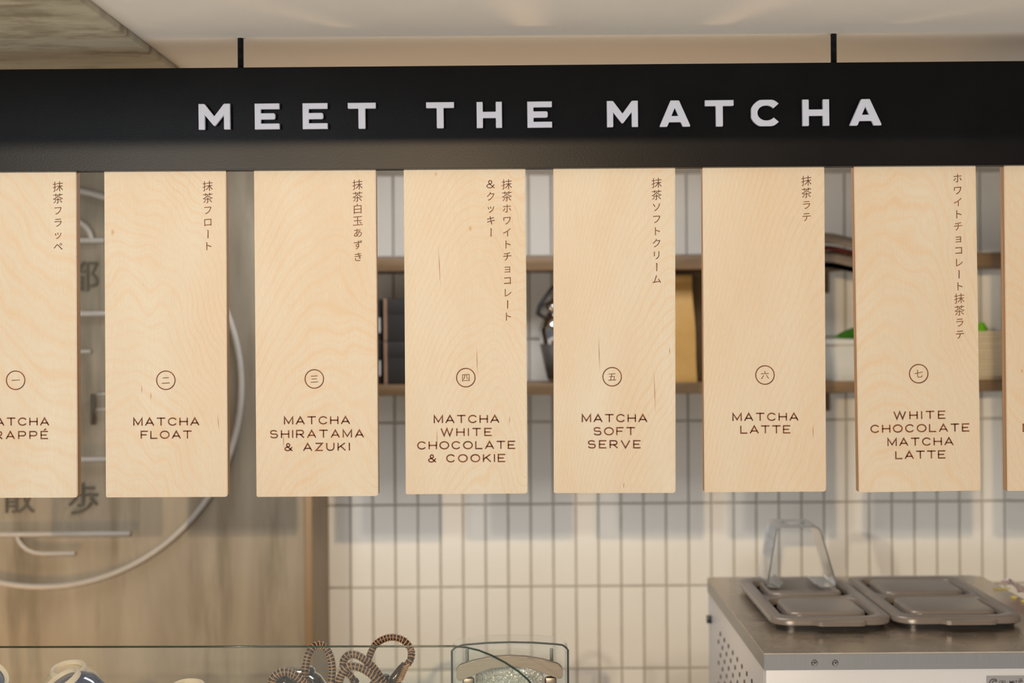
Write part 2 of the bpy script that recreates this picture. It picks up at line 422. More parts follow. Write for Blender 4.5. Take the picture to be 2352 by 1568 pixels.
# round wall sign on the concrete: white tube ring, white bars, dark characters
cc = at(100, 888, CONC); RR = 457 / F * CONC
ws = empty('wall_sign', (cc.x, CONC, cc.z), 'large round white-lined sign with dark characters on the concrete wall', 'sign')
def W2(px, py, y=CONC - 0.012):
    p = at(px, py, y); return p - Vector((cc.x, CONC, cc.z))
bm = bmesh.new(); add_tube(bm, [(RR * math.cos(a), -0.012, RR * math.sin(a)) for a in [2 * PI * k / 96 for k in range(96)]], 0.0062, 10, closed=True)
link('ring', bm_mesh(bm), M_tube, ws, smooth=True)
def wbar(pts, r=0.0056):
    bm = bmesh.new(); add_tube(bm, [W2(*p) for p in pts], r, 8); link('bar', bm_mesh(bm), M_tube, ws, smooth=True)
wbar([(-200, 553), (120, 552), (240, 552)])
wbar([(-200, 722), (120, 721), (262, 720)])
wbar([(150, 808), (208, 807)], .004)
wbar([(-250, 1057), (100, 1056), (262, 1055)])
wbar([(-300, 1228), (0, 1227), (298, 1226)])
wbar([(38, 1228), (42, 1240), (50, 1252), (62, 1262), (80, 1269), (100, 1271), (172, 1271)], .0048)
wbar([(222, 905), (262, 904)], .003); wbar([(222, 940), (262, 939)], .003)
bm = bmesh.new(); add_tube(bm, [W2(150 + 60 * math.cos(math.radians(a)), 552 - 50 * math.sin(math.radians(a))) for a in range(0, 181, 12)], .0056, 8)
link('arch', bm_mesh(bm), M_tube, ws, smooth=True)
def wchar(ch, px, py, size_px):
    p = W2(px, py, CONC - 0.004); bm = bmesh.new()
    put_glyph(bm, ch, p.x, p.z, size_px / F * CONC, -0.004, 0.0)
    r = bmesh.ops.extrude_face_region(bm, geom=bm.faces[:])
    for v in [g for g in r['geom'] if isinstance(g, bmesh.types.BMVert)]: v.co.y += 0.004
    link('character', bm_mesh(bm), M_dark, ws)
wchar('京', 92, 633, 78); wchar('都', 190, 633, 78); wchar('散', 42, 1142, 78); wchar('歩', 190, 1145, 78)
p0 = W2(213, 905); p1 = W2(213, 975); bm = bmesh.new(); add_tube(bm, [p0, p1], .0045, 8); link('stroke', bm_mesh(bm), M_dark, ws, smooth=True)

# ------------------------------------------------------------------ header beam, rods
hd = empty('header_beam', (0, FRONT, EYE + .29), 'long black metal header beam lettered MEET THE MATCHA, hung under the ceiling', 'sign')
HF = FRONT - 0.012
def L3(p, o): return Vector(p) - o.location
a = at(-260, 161.5, HF); b = at(2612, 137.5, HF); c = at(2612, 376.5, HF); d = at(-260, 395.5, HF)
bm = bmesh.new()
add_loft(bm, [[L3(p, hd) for p in (a, b, c, d)], [L3(Vector((p.x, HF + .024, p.z)), hd) for p in (a, b, c, d)]])
bmesh.ops.bevel(bm, geom=bm.edges[:], offset=0.0012, segments=2, affect='EDGES')
link('beam', bm_mesh(bm, 'beam', 40), M_head, hd)
def rod(px, py0, py1, label):
    y = FRONT; top = at(px, py0, y); bot = at(px, py1, y)
    top.z = CEIL
    R = 0.0046; e = empty('threaded_rod', (bot.x, y, bot.z - .02), label, 'rod', 'hanger rods of the header')
    h = CEIL - (bot.z - .02); bm = bmesh.new(); prof = [(R * .86, 0)]; z = 0; p = 0.0011
    while z < h - p: prof += [(R, z + p * .5), (R * .82, z + p)]; z += p
    prof += [(R * .86, h)]
    add_lathe(bm, prof, 16); link('thread', bm_mesh(bm), M_rod, e, smooth=False)
    bm = bmesh.new(); lp = []
    for k in range(18):
        a_ = 2 * PI * k / 18; rr = R * (1.35 + .5 * random.random()); lp.append((rr * math.cos(a_) , rr * math.sin(a_)))
    add_prism(bm, lp, h - .0012, h); link('ceiling_plaster_chip', bm_mesh(bm), M_plaster, e)
rod(553, 87, 158, 'dark threaded hanger rod above the left part of the header, over the first E')
rod(1915, 74, 145, 'dark threaded hanger rod above the right part of the header, over the last H')

def round_poly(P, r, n=3):
    out = []; N = len(P)
    for i in range(N):
        p = Vector(P[i]); a = (Vector(P[i - 1]) - p); b = (Vector(P[(i + 1) % N]) - p)
        rr = min(r, a.length * .45, b.length * .45)
        A = p + a.normalized() * rr; B = p + b.normalized() * rr
        for k in range(n + 1):
            u = k / n; q = A * (1 - u) ** 2 + p * 2 * u * (1 - u) + B * u ** 2; out.append((q.x, q.y))
    return out
def sign_letter(ch, w):
    t = .215
    if ch == 'E': L = [[(0, 0), (w, 0), (w, t * .9), (t, t * .9), (t, .5 - t * .43), (w * .80, .5 - t * .43), (w * .80, .5 + t * .43), (t, .5 + t * .43), (t, 1 - t * .9), (w, 1 - t * .9), (w, 1), (0, 1)]]
    elif ch == 'T': L = [[(w / 2 - t / 2, 0), (w / 2 + t / 2, 0), (w / 2 + t / 2, 1 - t * .9), (w, 1 - t * .9), (w, 1), (0, 1), (0, 1 - t * .9), (w / 2 - t / 2, 1 - t * .9)]]
    elif ch == 'H': L = [[(0, 0), (t, 0), (t, .5 - t * .43), (w - t, .5 - t * .43), (w - t, 0), (w, 0), (w, 1), (w - t, 1), (w - t, .5 + t * .43), (t, .5 + t * .43), (t, 1), (0, 1)]]
    elif ch == 'M': L = [[(0, 0), (t, 0), (t, .64), (w / 2, .15), (w - t, .64), (w - t, 0), (w, 0), (w, 1), (w - t * .95, 1), (w / 2, .47), (t * .95, 1), (0, 1)]]
    elif ch == 'A':
        a = .255; xi = lambda y: a + (w / 2 - a) * y / .80
        L = [[(0, 0), (a, 0), (xi(.20), .20), (w - xi(.20), .20), (w - a, 0), (w, 0), (w / 2 + .135, 1), (w / 2 - .135, 1)],
             [(xi(.38), .38), (w / 2, .79), (w - xi(.38), .38)]]
    else:
        o_ = arc(w * .52, .5, w * .52, .52, 42, 318, 30); i_ = arc(w * .52, .5, w * .52 - t, .52 - t * .95, 318, 42, 30)
        return [o_ + i_]
    return [round_poly(l, .05) for l in L]
letters = [('M', 456, 528), ('E', 585, 641.5), ('E', 695, 752), ('T', 799, 863), ('T', 979, 1043), ('H', 1095, 1153), ('E', 1211.5, 1268),
           ('M', 1394.5, 1465.5), ('A', 1516, 1585), ('T', 1620, 1685.5), ('C', 1726, 1793), ('H', 1844, 1905), ('A', 1953, 2024.5)]
for ch, x0, x1 in letters:
    xm = (x0 + x1) / 2; tt = (xm - 492) / 1496.0
    yt = 241 - 11 * tt; yb = 300 - 9.5 * tt
    p = at(x0, yb, HF - .012); q = at(x1, yt, HF - .012); hgt = at(xm, yt, HF - .012).z - at(xm, yb, HF - .012).z
    w = (q.x - p.x) / hgt; bev = 0.0010; k = hgt
    LO = [[(x * k, y * k) for x, y in l] for l in sign_letter(ch, w)]
    me = curve_mesh([[(min(max(x, bev), w * k - bev), min(max(y, bev), k - bev)) for x, y in l] for l in LO], 0.0028, bev)
    me.transform(Matrix.Rotation(PI / 2, 4, 'X'))
    o = link('letter', me, M_letter, hd, L3((p.x, HF - .0082, at(x0, yb, HF).z), hd), (0, ROLL * -.6, 0))

# ------------------------------------------------------------------ menu boards
TH = 0.0175
BW = 280.0 / F * FRONT
# top left x, bottom left x, bottom y (centre)
BD = [
 (-105, -102, 1143.0, 37, 'MATCHA|FRAPPÉ', [(-38, 113, 968), (-38, 111, 999)], (36, 873), '一', [('抹茶フラッペ', 133, 428)],
  'pale wooden menu board lettered FRAPPÉ, cut by the left edge of the photo', (.02, .1, -6, 150, .9, .02), [], []),
 (239, 243, 1141.5, 381, 'MATCHA|FLOAT', [(306, 458, 968), (323, 441, 998)], (381, 873), '二', [('抹茶フロート', 477, 427)],
  'pale wooden menu board lettered MATCHA FLOAT', (-.05, .1, 9, 260, .4, .10), [(-.0755, -.102, .0012)], [(-.035, -.328, .006, .05), (-.022, -.337, .006, .05), (.0745, -.375, .012, .08)]),
 (583, 589, 1140.0, 722, 'MATCHA|SHIRATAMA|& AZUKI', [(652, 804, 965), (620, 836, 996), (653, 804, 1026)], (722, 870), '三', [('抹茶白玉あずき', 821, 424)],
  'pale wooden menu board lettered SHIRATAMA & AZUKI', (.045, 0, 11, 220, .5, .16), [], [(-.048, -.402, .012, .0)]),
 (927, 932, 1134.0, 1070, 'MATCHA|WHITE|CHOCOLATE|& COOKIE', [(996, 1147, 962), (1012, 1130, 992), (958, 1184, 1022), (983, 1161, 1052)], (1070, 867), '四',
  [('抹茶ホワイトチョコレート', 1164, 423), ('&クッキー', 1127, 423)],
  'pale wooden menu board lettered & COOKIE', (.025, .05, 14, 330, -.2, .08), [(-.008, -.005, .0011), (.0075, -.1, .0011), (-.041, -.022, .0006)], [(-.037, -.155, .03, .045), (.016, -.29, .02, .02), (-.042, -.40, .012, .02), (.062, -.375, .006, -.03)]),
 (1271, 1272, 1132.0, 1409, 'MATCHA|SOFT|SERVE', [(1336, 1487, 960), (1363, 1459, 990), (1350, 1472, 1020)], (1406, 865), '五', [('抹茶ソフトクリーム', 1508, 420)],
  'pale wooden menu board lettered SOFT SERVE', (.09, 0, 12, 300, -.6, .10), [], [(-.022, -.282, .026, .03), (.0575, -.336, .03, .03), (.079, -.277, .006, .03), (.013, -.47, .005, -.1)]),
 (1613.5, 1618, 1129.5, 1755, 'MATCHA|LATTE', [(1682, 1834, 957), (1700, 1816, 986)], (1757, 861), '六', [('抹茶ラテ', 1852, 415)],
  'pale wooden menu board lettered MATCHA LATTE with blank space below', (.10, 0, 9, 240, -1.2, .24), [], [(.069, -.395, .010, .0)]),
 (1961, 1973, 1128.5, 2110, 'WHITE|CHOCOLATE|MATCHA|LATTE', [(2052, 2172, 953), (1999, 2227, 983), (2038, 2190, 1014), (2056, 2172, 1044)], (2110, 858), '七', [('ホワイトチョコレート抹茶ラテ', 2199, 409)],
  'pale wooden menu board lettered WHITE CHOCOLATE MATCHA LATTE', (-.035, 0, 16, 170, .1, .26), [], []),
 (2306, 2314, 1126.0, 2455, 'D', [(2348.5, 2366, 982)], (2460, 852), '八', [],
  'pale wooden menu board cut by the right edge of the photo', (.06, 0, -8, 200, -.9, .34), [], [(-.065, -.31, .003, .1)]),
]
HTOP = 396.0
def board_mesh(w, h):
    bm = bmesh.new(); r = 0.0042
    poly = []
    for cx, cz, a0 in ((w / 2 - r, -h + r, 270), (w / 2, 0, None), (-w / 2, 0, None), (-w / 2 + r * .6, -h + r * .6, 180)):
        if a0 is None: poly.append((cx, cz)); continue
        rr = r if a0 == 270 else r * .6
        for k in range(5):
            a = math.radians((a0 + 90 * k / 4)); poly.append((cx + rr * math.cos(a), cz + rr * math.sin(a)))
    poly2 = poly
    # order: bottom right arc, top right, top left, bottom left arc
    A = [bm.verts.new((x, 0, z)) for x, z in poly2]; B = [bm.verts.new((x, TH, z)) for x, z in poly2]
    n = len(A); f0 = bm.faces.new(A); f1 = bm.faces.new(B[::-1])
    side = [bm.faces.new((A[i], B[i], B[(i + 1) % n], A[(i + 1) % n])) for i in range(n)]
    for f in side: f.material_index = 1
    bmesh.ops.bevel(bm, geom=list(f0.edges), offset=0.0009, segments=2, affect='EDGES')
    return bm_mesh(bm, 'board', 40)
for i, (tx, bx, by, ccx, txt, spans, circ, num, jcols, label, g, knots, streaks) in enumerate(BD):
    pt = at((tx + 140), HTOP - 12 - (tx * .0066), FRONT); pb = at(bx + 140, by, FRONT)
    pt.z = EYE + 0.232
    dv = pt - pb
    rot = math.atan2(dv.x, dv.z)
    h = dv.length
    e = empty('menu_board', pt, label, 'menu board', None, (0, rot, 0))
    inv = (Matrix.Translation(pt) @ Matrix.Rotation(rot, 4, 'Y')).inverted()
    LB = lambda px, py: inv @ at(px, py, FRONT)
    wm = wood_mat('birch_ply_' + str(i), i + 1, *g, knots, streaks)
    me = board_mesh(BW, h); me.materials.append(wm); me.materials.append(M_edge)
    link('plank', me, None, e)
    Y = -0.00025; cap = 16.2 / F * FRONT; st = 3.0 / F * FRONT
    for line, (x0, x1, yc) in zip(txt.split('|'), spans):
        bm = bmesh.new(); A = LB(x0, yc); B = LB(x1, yc)
        line_text(bm, line, A.x, B.x, (A.z + B.z) / 2, cap, st, Y)
        link('engraved_line', bm_mesh(bm), M_burn, e)
    cq = LB(*circ); bm = bmesh.new(); r = 21.2 / F * FRONT
    stroke(bm, [(cq.x + r * math.cos(2 * PI * k / 48), cq.z + r * math.sin(2 * PI * k / 48)) for k in range(49)], 2.4 / F * FRONT, Y)
    link('number_ring', bm_mesh(bm), M_burn, e)
    bm = bmesh.new(); put_glyph(bm, num, cq.x, cq.z, 20.5 / F * FRONT, Y, -0.001, shear=0.05); link('number', bm_mesh(bm), M_burn, e)
    for text, jx, jy in jcols:
        bm = bmesh.new(); p = LB(jx, jy); pitch = 27.6 / F * FRONT
        for k, ch in enumerate(text):
            z = p.z - pitch * k; sz = 25.0 / F * FRONT
            if ch == 'ー':
                stroke(bm, [(p.x - .0002, z + sz * .36), (p.x + .0003, z + sz * .30), (p.x, z - sz * .36)], 2.2 / F * FRONT, Y)
            elif ch == '&':
                s2 = 17 / F * FRONT
                for q in GLY['&'][1]: stroke(bm, [(p.x + (x_ - .52) * s2, z + (y_ - .5) * s2) for x_, y_ in q], 2.0 / F * FRONT, Y)
            else:
                kana = ord(ch) < 0x3100
                put_glyph(bm, ch, p.x, z, sz * (.90 if kana else 1.0), Y, (0.001 if kana else -0.003), shear=0.07)
        link('engraved_column', bm_mesh(bm), M_burn, e)

# ------------------------------------------------------------------ shelves and what stands on them
SF = 3.02
def shelf(y_top, y_bot, label):
    zt = at(1300, y_top, SF).z; zb = at(1300, y_bot, SF).z
    e = empty('wall_shelf', (0.7, BACK - .006, zb), label, 'shelf')
    box('shelf_board', -1.05, 1.15, SF - BACK + .006, 0, 0, zt - zb, M_shelf, e, .002)
    for x in (-.9, 0.0, .95):
        bm = bmesh.new(); add_box(bm, x - .012, x + .012, -.13, 0, -.004, 0); add_box(bm, x - .012, x + .012, -.004, 0, -.05, 0)
        link('bracket', bm_mesh(bm), M_shelf, e)
    return zt
ZU = shelf(588, 620, 'upper brown wooden wall shelf on the tiled wall')
ZL = shelf(881, 906, 'lower brown wooden wall shelf on the tiled wall, under the boxes and the bag')
M_box = noisy('black_card', (0.014, 0.012, 0.012), (0.020, 0.018, 0.018), 20, 0.75)
M_label = noisy('brown_label', (0.22, 0.13, 0.08), (0.28, 0.17, 0.1), 20, 0.7)
yb = 3.05
def shelf_px(px, py, y=yb): return at(px, py, y)
x0 = shelf_px(880, 780).x; x1 = shelf_px(985, 780).x; xa = shelf_px(838, 780).x
hh = (shelf_px(900, 684).z - ZL) / 2
for k, lab in ((0, 'black box, lower one of the stack at the left end of the lower shelf'), (1, 'black box, upper one of the stack at the left end of the lower shelf')):
    e = empty('gift_box', ((x0 + x1) / 2, yb + .05, ZL + hh * k), lab, 'box', 'black boxes on the lower shelf')
    w = x1 - x0
    box('box_body', -w / 2, w / 2, -.05, .05, 0, hh * .985, M_box, e, .0015)
    box('box_lid', -w / 2 - .001, w / 2 + .001, -.051, .051, hh * .62, hh * .99, M_box, e, .0015)
    box('paper_band', -w / 2 + .002, -w / 2 + .0085, -.0525, -.05, 0.001, hh * .985, M_label, e)
for k, lab in ((0, 'slim black carton, lower one behind the SHIRATAMA board edge'), (1, 'slim black carton, upper one behind the SHIRATAMA board edge')):
    e = empty('carton', (xa + .008, yb + .045, ZL + hh * k), lab, 'box', 'slim cartons beside the black boxes')
    ww = (x0 - xa) - .006
    box('carton_body', -.008, ww - .008, -.035, .04, 0, hh * .97, M_box, e, .001)
    box('sticker', ww - .013, ww - .0085, -.036, -.035, hh * .2, hh * .55, noisy('silver_sticker', (.5, .5, .52), (.6, .6, .62), 30, .3), e)

# chrome jug
M_chrome = noisy('polished_steel', (0.62, 0.62, 0.65), (0.55, 0.56, 0.60), 10, 0.07, metal=1.0)
M_blk = noisy('black_plastic', (0.012, 0.012, 0.013), (0.02, 0.02, 0.02), 20, 0.3)
p = shelf_px(1287, 880, 3.09)
e = empty('steel_kettle', (p.x, 3.09, ZL), 'shiny steel kettle with black trim on the lower shelf, half hidden by SOFT SERVE board', 'kettle')
u = 1 / F * 3.09
bm = bmesh.new(); add_lathe(bm, [(0, 0), (26 * u, 0), (33 * u, 30 * u), (46 * u, 95 * u), (50 * u, 118 * u), (44 * u, 140 * u), (36 * u, 152 * u), (30 * u, 160 * u)], 40)
link('kettle_body', bm_mesh(bm), M_chrome, e, smooth=True)
bm = bmesh.new(); add_lathe(bm, [(28 * u, 158 * u), (40 * u, 166 * u), (41 * u, 178 * u), (26 * u, 188 * u), (8 * u, 200 * u), (0, 201 * u)], 32); link('kettle_lid', bm_mesh(bm), M_chrome, e, smooth=True)
bm = bmesh.new(); add_tube(bm, [(-38 * u, 0, 150 * u), (-50 * u, 0, 158 * u), (-46 * u, 0, 176 * u), (-20 * u, 0, 214 * u), (6 * u, 0, 236 * u), (30 * u, 0, 232 * u)], [4 * u, 6 * u, 5 * u, 4 * u, 4 * u, 4 * u], 10); link('kettle_handle', bm_mesh(bm), M_blk, e, smooth=True)
bm = bmesh.new(); add_lathe(bm, [(28.5 * u, 8 * u), (30 * u, 8 * u), (46.5 * u, 88 * u), (45 * u, 88 * u)], 32); link('kettle_sleeve', bm_mesh(bm), noisy('dark_sleeve', (.05, .045, .04), (.09, .08, .07), 20, .5), e, smooth=True)

# kraft paper bag
M_kraft = noisy('kraft_paper', (0.50, 0.28, 0.075), (0.60, 0.36, 0.11), 14, 0.45, bump=.3, bscale=30, bdist=.003)
pl = shelf_px(1478, 880, 3.06); pr = shelf_px(1602, 880, 3.06); hb = shelf_px(1580, 630, 3.06).z - ZL
w = pr.x - pl.x
def bag_loops(w, d, h):
    L = []
    for k in range(9):
        s = k / 8; z = h * s; dd = d * (1 - s ** 1.6 * .93); wx = w * (1 - .10 * s) * (1 - .02 * math.sin(s * 9))
        x = wx / 2; y = dd / 2
        L.append([(-x, -y, z), (-x * .33, -y * 1.04, z), (x * .33, -y * 1.02, z), (x, -y, z), (x * (1 - .05 * (1 - s)), 0, z), (x, y, z), (0, y, z), (-x, y, z), (-x * (1 - .05 * (1 - s)), 0, z)])
    return L
e = empty('coffee_bag', ((pl.x + pr.x) / 2, 3.10, ZL), 'golden kraft paper bag on the lower shelf beside SOFT SERVE board', 'bag')
bm = bmesh.new(); add_loft(bm, bag_loops(w, .075, hb * .96)); link('bag_body', bm_mesh(bm, 'bag', 50), M_kraft, e)
box('fold_strip', -w * .452, w * .452, -.008, .006, hb * .93, hb, M_kraft, e, .002)
M_kraft2 = noisy('dark_kraft', (0.13, 0.075, 0.025), (0.17, 0.10, 0.035), 14, 0.6)
e = empty('paper_bag', (pr.x + .006, 3.155, ZL), 'dark brown paper bag standing behind the golden kraft bag', 'bag')
bm = bmesh.new(); add_loft(bm, bag_loops(.085, .05, hb * 1.02)); link('bag_body', bm_mesh(bm, 'bag', 50), M_kraft2, e)
box('fold_strip', -.038, .038, -.004, .004, hb * 1.0, hb * 1.04, M_kraft2, e, .001)

# folded cloth over the upper shelf
M_cloth = noisy('pale_cloth', (0.32, 0.255, 0.19), (0.38, 0.31, 0.24), 20, 0.9)
M_red = noisy('red_cloth', (0.14, 0.025, 0.015), (0.2, 0.04, 0.02), 20, 0.8)
pa = shelf_px(1880, 590, 2.99); pb_ = shelf_px(1985, 590, 2.99); u = 3.0 / F
e = empty('folded_cloth', ((pa.x + pb_.x) / 2, 3.08, ZU), 'pale folded cloth with a red layer hanging over the upper shelf edge', 'cloth')
w = (pb_.x - pa.x) / 2
def sheet(name, prof, mat, th=.002):
    """cloth strip: profile in (y, z), extruded along x with a slight sag"""
    bm = bmesh.new(); N = 10; rows_ = []
    for k in range(N + 1):
        s = k / N; x = -w + 2 * w * s; dz = -.010 * s + .003 * math.sin(s * 5)
        rows_.append([bm.verts.new((x, y, max(z + dz, .0008) if y > -.055 else z + dz)) for y, z in prof])
    for A, B in zip(rows_, rows_[1:]):
        for j in range(len(A) - 1): bm.faces.new((A[j], A[j + 1], B[j + 1], B[j]))
    r = bmesh.ops.solidify(bm, geom=bm.faces[:], thickness=th)
    link(name, bm_mesh(bm), mat, e, smooth=True)
sheet('cloth_bottom', [(.08, .006), (-.062, .006), (-.074, 0), (-.078, -.018), (-.078, -.030)], M_cloth, .003)
sheet('red_fold', [(.08, .020), (-.064, .018), (-.079, .014), (-.083, .006)], M_red, .005)
sheet('cloth_top', [(.07, .045), (-.05, .046), (-.080, .038), (-.090, .026), (-.088, .020)], M_cloth, .006)

# things at the right of the lower shelf
M_leaf = noisy('green_leaf', (0.05, 0.22, 0.02), (0.09, 0.32, 0.03), 30, 0.4)
M_lime = noisy('lime_leaf', (0.22, 0.62, 0.02), (0.3, 0.75, 0.04), 30, 0.4)
M_tub = noisy('frosted_tub', (0.50, 0.50, 0.46), (0.56, 0.56, 0.52), 20, 0.3)
pt = shelf_px(1995, 880, 3.1)
e = empty('plastic_tub', (pt.x, 3.11, ZL), 'frosted white plastic tub on the lower shelf behind WHITE CHOCOLATE board', 'tub')
hh2 = shelf_px(1940, 778, 3.1).z - ZL
bm = bmesh.new(); add_loft(bm, [[(x, y, 0) for x, y in rrect(-.085, .085, -.055, .055, .02)], [(x, y, hh2 * .92) for x, y in rrect(-.098, .098, -.062, .062, .02)]], True, True); link('tub_body', bm_mesh(bm, 't', 40), M_tub, e)
bm = bmesh.new(); add_loft(bm, [[(x, y, hh2 * .88) for x, y in rrect(-.102, .102, -.066, .066, .02)], [(x, y, hh2) for x, y in rrect(-.102, .102, -.066, .066, .02)]]); link('tub_lid', bm_mesh(bm, 't', 40), M_tub, e)
def leaf_mesh(L, wd, sag):
    bm = bmesh.new(); R = []
    for k in range(13):
        s = k / 12; ww = wd * math.sin(PI * s ** .8) + .0004; x = -L / 2 + L * s; z = sag * 4 * s * (1 - s)
        R.append([bm.verts.new((x, -ww, z - ww * .25)), bm.verts.new((x, 0, z)), bm.verts.new((x, ww, z + ww * .25))])
    for A, B in zip(R, R[1:]):
        for j in range(2): bm.faces.new((A[j], A[j + 1], B[j + 1], B[j]))
    bmesh.ops.solidify(bm, geom=bm.faces[:], thickness=.0012)
    return bm_mesh(bm)
e = empty('leaf_sprig', (pt.x, 3.08, ZL + hh2), 'dark green bamboo leaf lying on the frosted tub on the lower shelf', 'leaf')
lf = link('leaf', leaf_mesh(.17, .022, .012), M_leaf, e, (0.0, -.02, .004), (.35, 0, .05), smooth=True)
link('leaf', leaf_mesh(.12, .016, .012), M_leaf, e, (0.02, -.01, .007), (.3, 0, -.3), smooth=True)
M_paper = noisy('beige_paper', (0.50, 0.41, 0.27), (0.62, 0.52, 0.36), 4, 0.8, (1, 1, 60))
pt = shelf_px(2290, 880, 3.09); nap_h = shelf_px(2270, 760, 3.09).z - ZL
e = empty('napkin_stack', (pt.x, 3.11, ZL), 'stack of beige paper napkins on the lower shelf near the right edge of the photo', 'napkins')
nn = 14
for k in range(nn):
    bm = bmesh.new(); z0_ = nap_h * k / nn; add_box(bm, -.062, .062, -.055, .055, z0_ + .0004, z0_ + nap_h / nn - .0003, .001, 1)
    link('napkin', bm_mesh(bm, 'n', 40), M_paper, e, (random.uniform(-.0015, .0015), random.uniform(-.002, .002), 0), (0, 0, random.uniform(-.02, .02)))
pq = shelf_px(2262, 750, 3.06)
e = empty('lime_leaf', (pq.x, 3.07, ZL + nap_h), 'small bright lime green leaf on the beige napkin stack', 'leaf')
link('leaf', leaf_mesh(.030, .012, .008), M_lime, e, (-.004, 0, .004), (.9, 0, .1), smooth=True)
link('leaf', leaf_mesh(.022, .009, .008), M_lime, e, (.002, .004, .006), (.7, .4, .9), smooth=True)

# ------------------------------------------------------------------ the steel topped ice cream cabinet
HZ = EYE - .5155
M_steel = NT('brushed_steel')
t = M_steel
M_steel = t.set(t.mix(t.noise(t.obj((200, 200, 3)), 6, 2), (0.26, 0.26, 0.265), (0.34, 0.34, 0.345)), 0.33, 1.0)
t = NT('blotched_steel_top')  # two brown steel tones mixed by noise
sm = t.noise(t.obj((1, 1, 1)), 14, 5, .6, 1.0)
M_top = t.set(t.mix(t.ramp(sm, [(.3, 0.), (.7, 1.)]), (0.48, 0.41, 0.33), (0.66, 0.57, 0.46)), t.ramp(sm, [(.3, .22), (.7, .30)]), 0.88)
M_white = noisy('white_enamel', (0.58, 0.59, 0.62), (0.55, 0.56, 0.59), 3, 0.35)
M_lid = noisy('grey_lid', (0.17, 0.145, 0.125), (0.20, 0.17, 0.15), 5, 0.30, **{'Specular IOR Level': 0.9})
M_hole = noisy('vent_black', (0.01, 0.01, 0.01), (0.015, 0.015, 0.015), 9, 0.9)
fl = atz(1755, 1500, HZ); bl = atz(1629, 1325, HZ); X0 = fl.x; Y0 = fl.y; Y1 = bl.y; X1 = .93
e = empty('ice_cream_cabinet', (X0, Y0, 0), 'white ice cream cabinet with a brushed steel top, at the right', 'freezer')
CW, CD = X1 - X0, Y1 - Y0; TB = 0.0262
bm = bmesh.new()
rp = [(0, 0), (CW, 0)] + [(CW - .03 + .03 * math.cos(a), CD - .03 + .03 * math.sin(a)) for a in [k * PI / 12 for k in range(7)]] + [(.012 + .012 * math.cos(a), CD - .012 + .012 * math.sin(a)) for a in [PI / 2 + k * PI / 12 for k in range(7)]]
add_prism(bm, rp, HZ - .0015, HZ); link('steel_top', bm_mesh(bm), M_top, e)
bm = bmesh.new(); add_prism(bm, rp, HZ - TB, HZ - .0016)
link('steel_rim', bm_mesh(bm), M_steel, e)
box('front_panel', .003, CW - .003, .003, .02, .08, HZ - TB, M_white, e, .002)
box('back_panel', .003, CW - .003, CD - .02, CD - .003, .08, HZ - TB, M_white, e)
box('right_panel', CW - .02, CW - .003, .02, CD - .02, .08, HZ - TB, M_white, e)
box('plinth', .02, CW - .02, .03, CD - .03, 0, .08, M_hole, e)
# left side: perforated sheet
box('side_panel', .003, .020, .022, CD - .022, .08, HZ - TB, M_white, e)
bm = bmesh.new(); hn = 0
for j in range(12):
    for i in range(9):
        yy = .08 + i * .05 + (0.0 if j % 2 == 0 else .025); zz = HZ - TB - .05 - j * .020
        if yy > CD - .05 or (HZ - TB - zz) < .03 : continue
        add_lathe(bm, [(0, -.0012), (.0042, -.0012), (.0042, .0004), (0, .0004)], 10, Matrix.Translation((.003, yy, zz)) @ Matrix.Rotation(PI / 2, 4, 'Y'))
link('vent_holes', bm_mesh(bm), M_hole, e)['kind'] = 'stuff'
box('side_knob', -.006, .004, CD - .05, CD - .036, HZ - .082, HZ - .068, M_blk, e, .001)
# two screws
for px, py in ((1870.5, 1522), (1918, 1522)):
    p = at(px, py, Y0); bm = bmesh.new(); r = .0051
    add_lathe(bm, [(0, .0034), (r * .35, .0033), (r * .7, .0025), (r, .0006), (r, -.0002)], 24, Matrix.Translation((p.x - X0, 0, p.z)) @ Matrix.Rotation(PI / 2, 4, 'X'))
    o = link('screw', bm_mesh(bm), M_chrome, e, smooth=True)
    bm = bmesh.new(); add_box(bm, -.0025, .0025, -.0037, -.002, -.0005, .0005); add_box(bm, -.0005, .0005, -.0037, -.002, -.0025, .0025)
    o2 = link('screw_slot', bm_mesh(bm), M_hole, o, (p.x - X0, 0, p.z), (0, .6, 0))
# maker's plate
pa = at(2266, 1552, Y0 + .002)
nm = box('name_plate', pa.x - X0, pa.x - X0 + .12, .0015, .003, pa.z - .05, pa.z, noisy('grey_plate', (.24, .24, .26), (.28, .28, .30), 9, .4), e)
M_print = noisy('black_print', (.02, .02, .025), (.03, .03, .03), 9, .6)
bm = bmesh.new(); u = Y0 / F
for k in (9.5, 5.5):
    q = at(2283, 1569, Y0); stroke(bm, [(q.x - X0 + k * u * math.cos(a) + (9.5 - k) * u * .5, q.z + k * u * math.sin(a)) for a in [math.radians(40 + 280 * j / 20) for j in range(21)]], 2.2 * u, .0012)
q = at(2296, 1567, Y0); xx = q.x - X0
for ch in 'GEL MATIC':
    if ch != ' ': put_glyph(bm, ch, xx + 3 * u, q.z, 11 * u, .0012, .01, em=False)
    xx += 6.0 * u
q = at(2345, 1562, Y0); put_glyph(bm, 'X', q.x - X0, q.z, 14 * u, .0012, 0, em=False)
link('plate_print', bm_mesh(bm), M_print, nm)

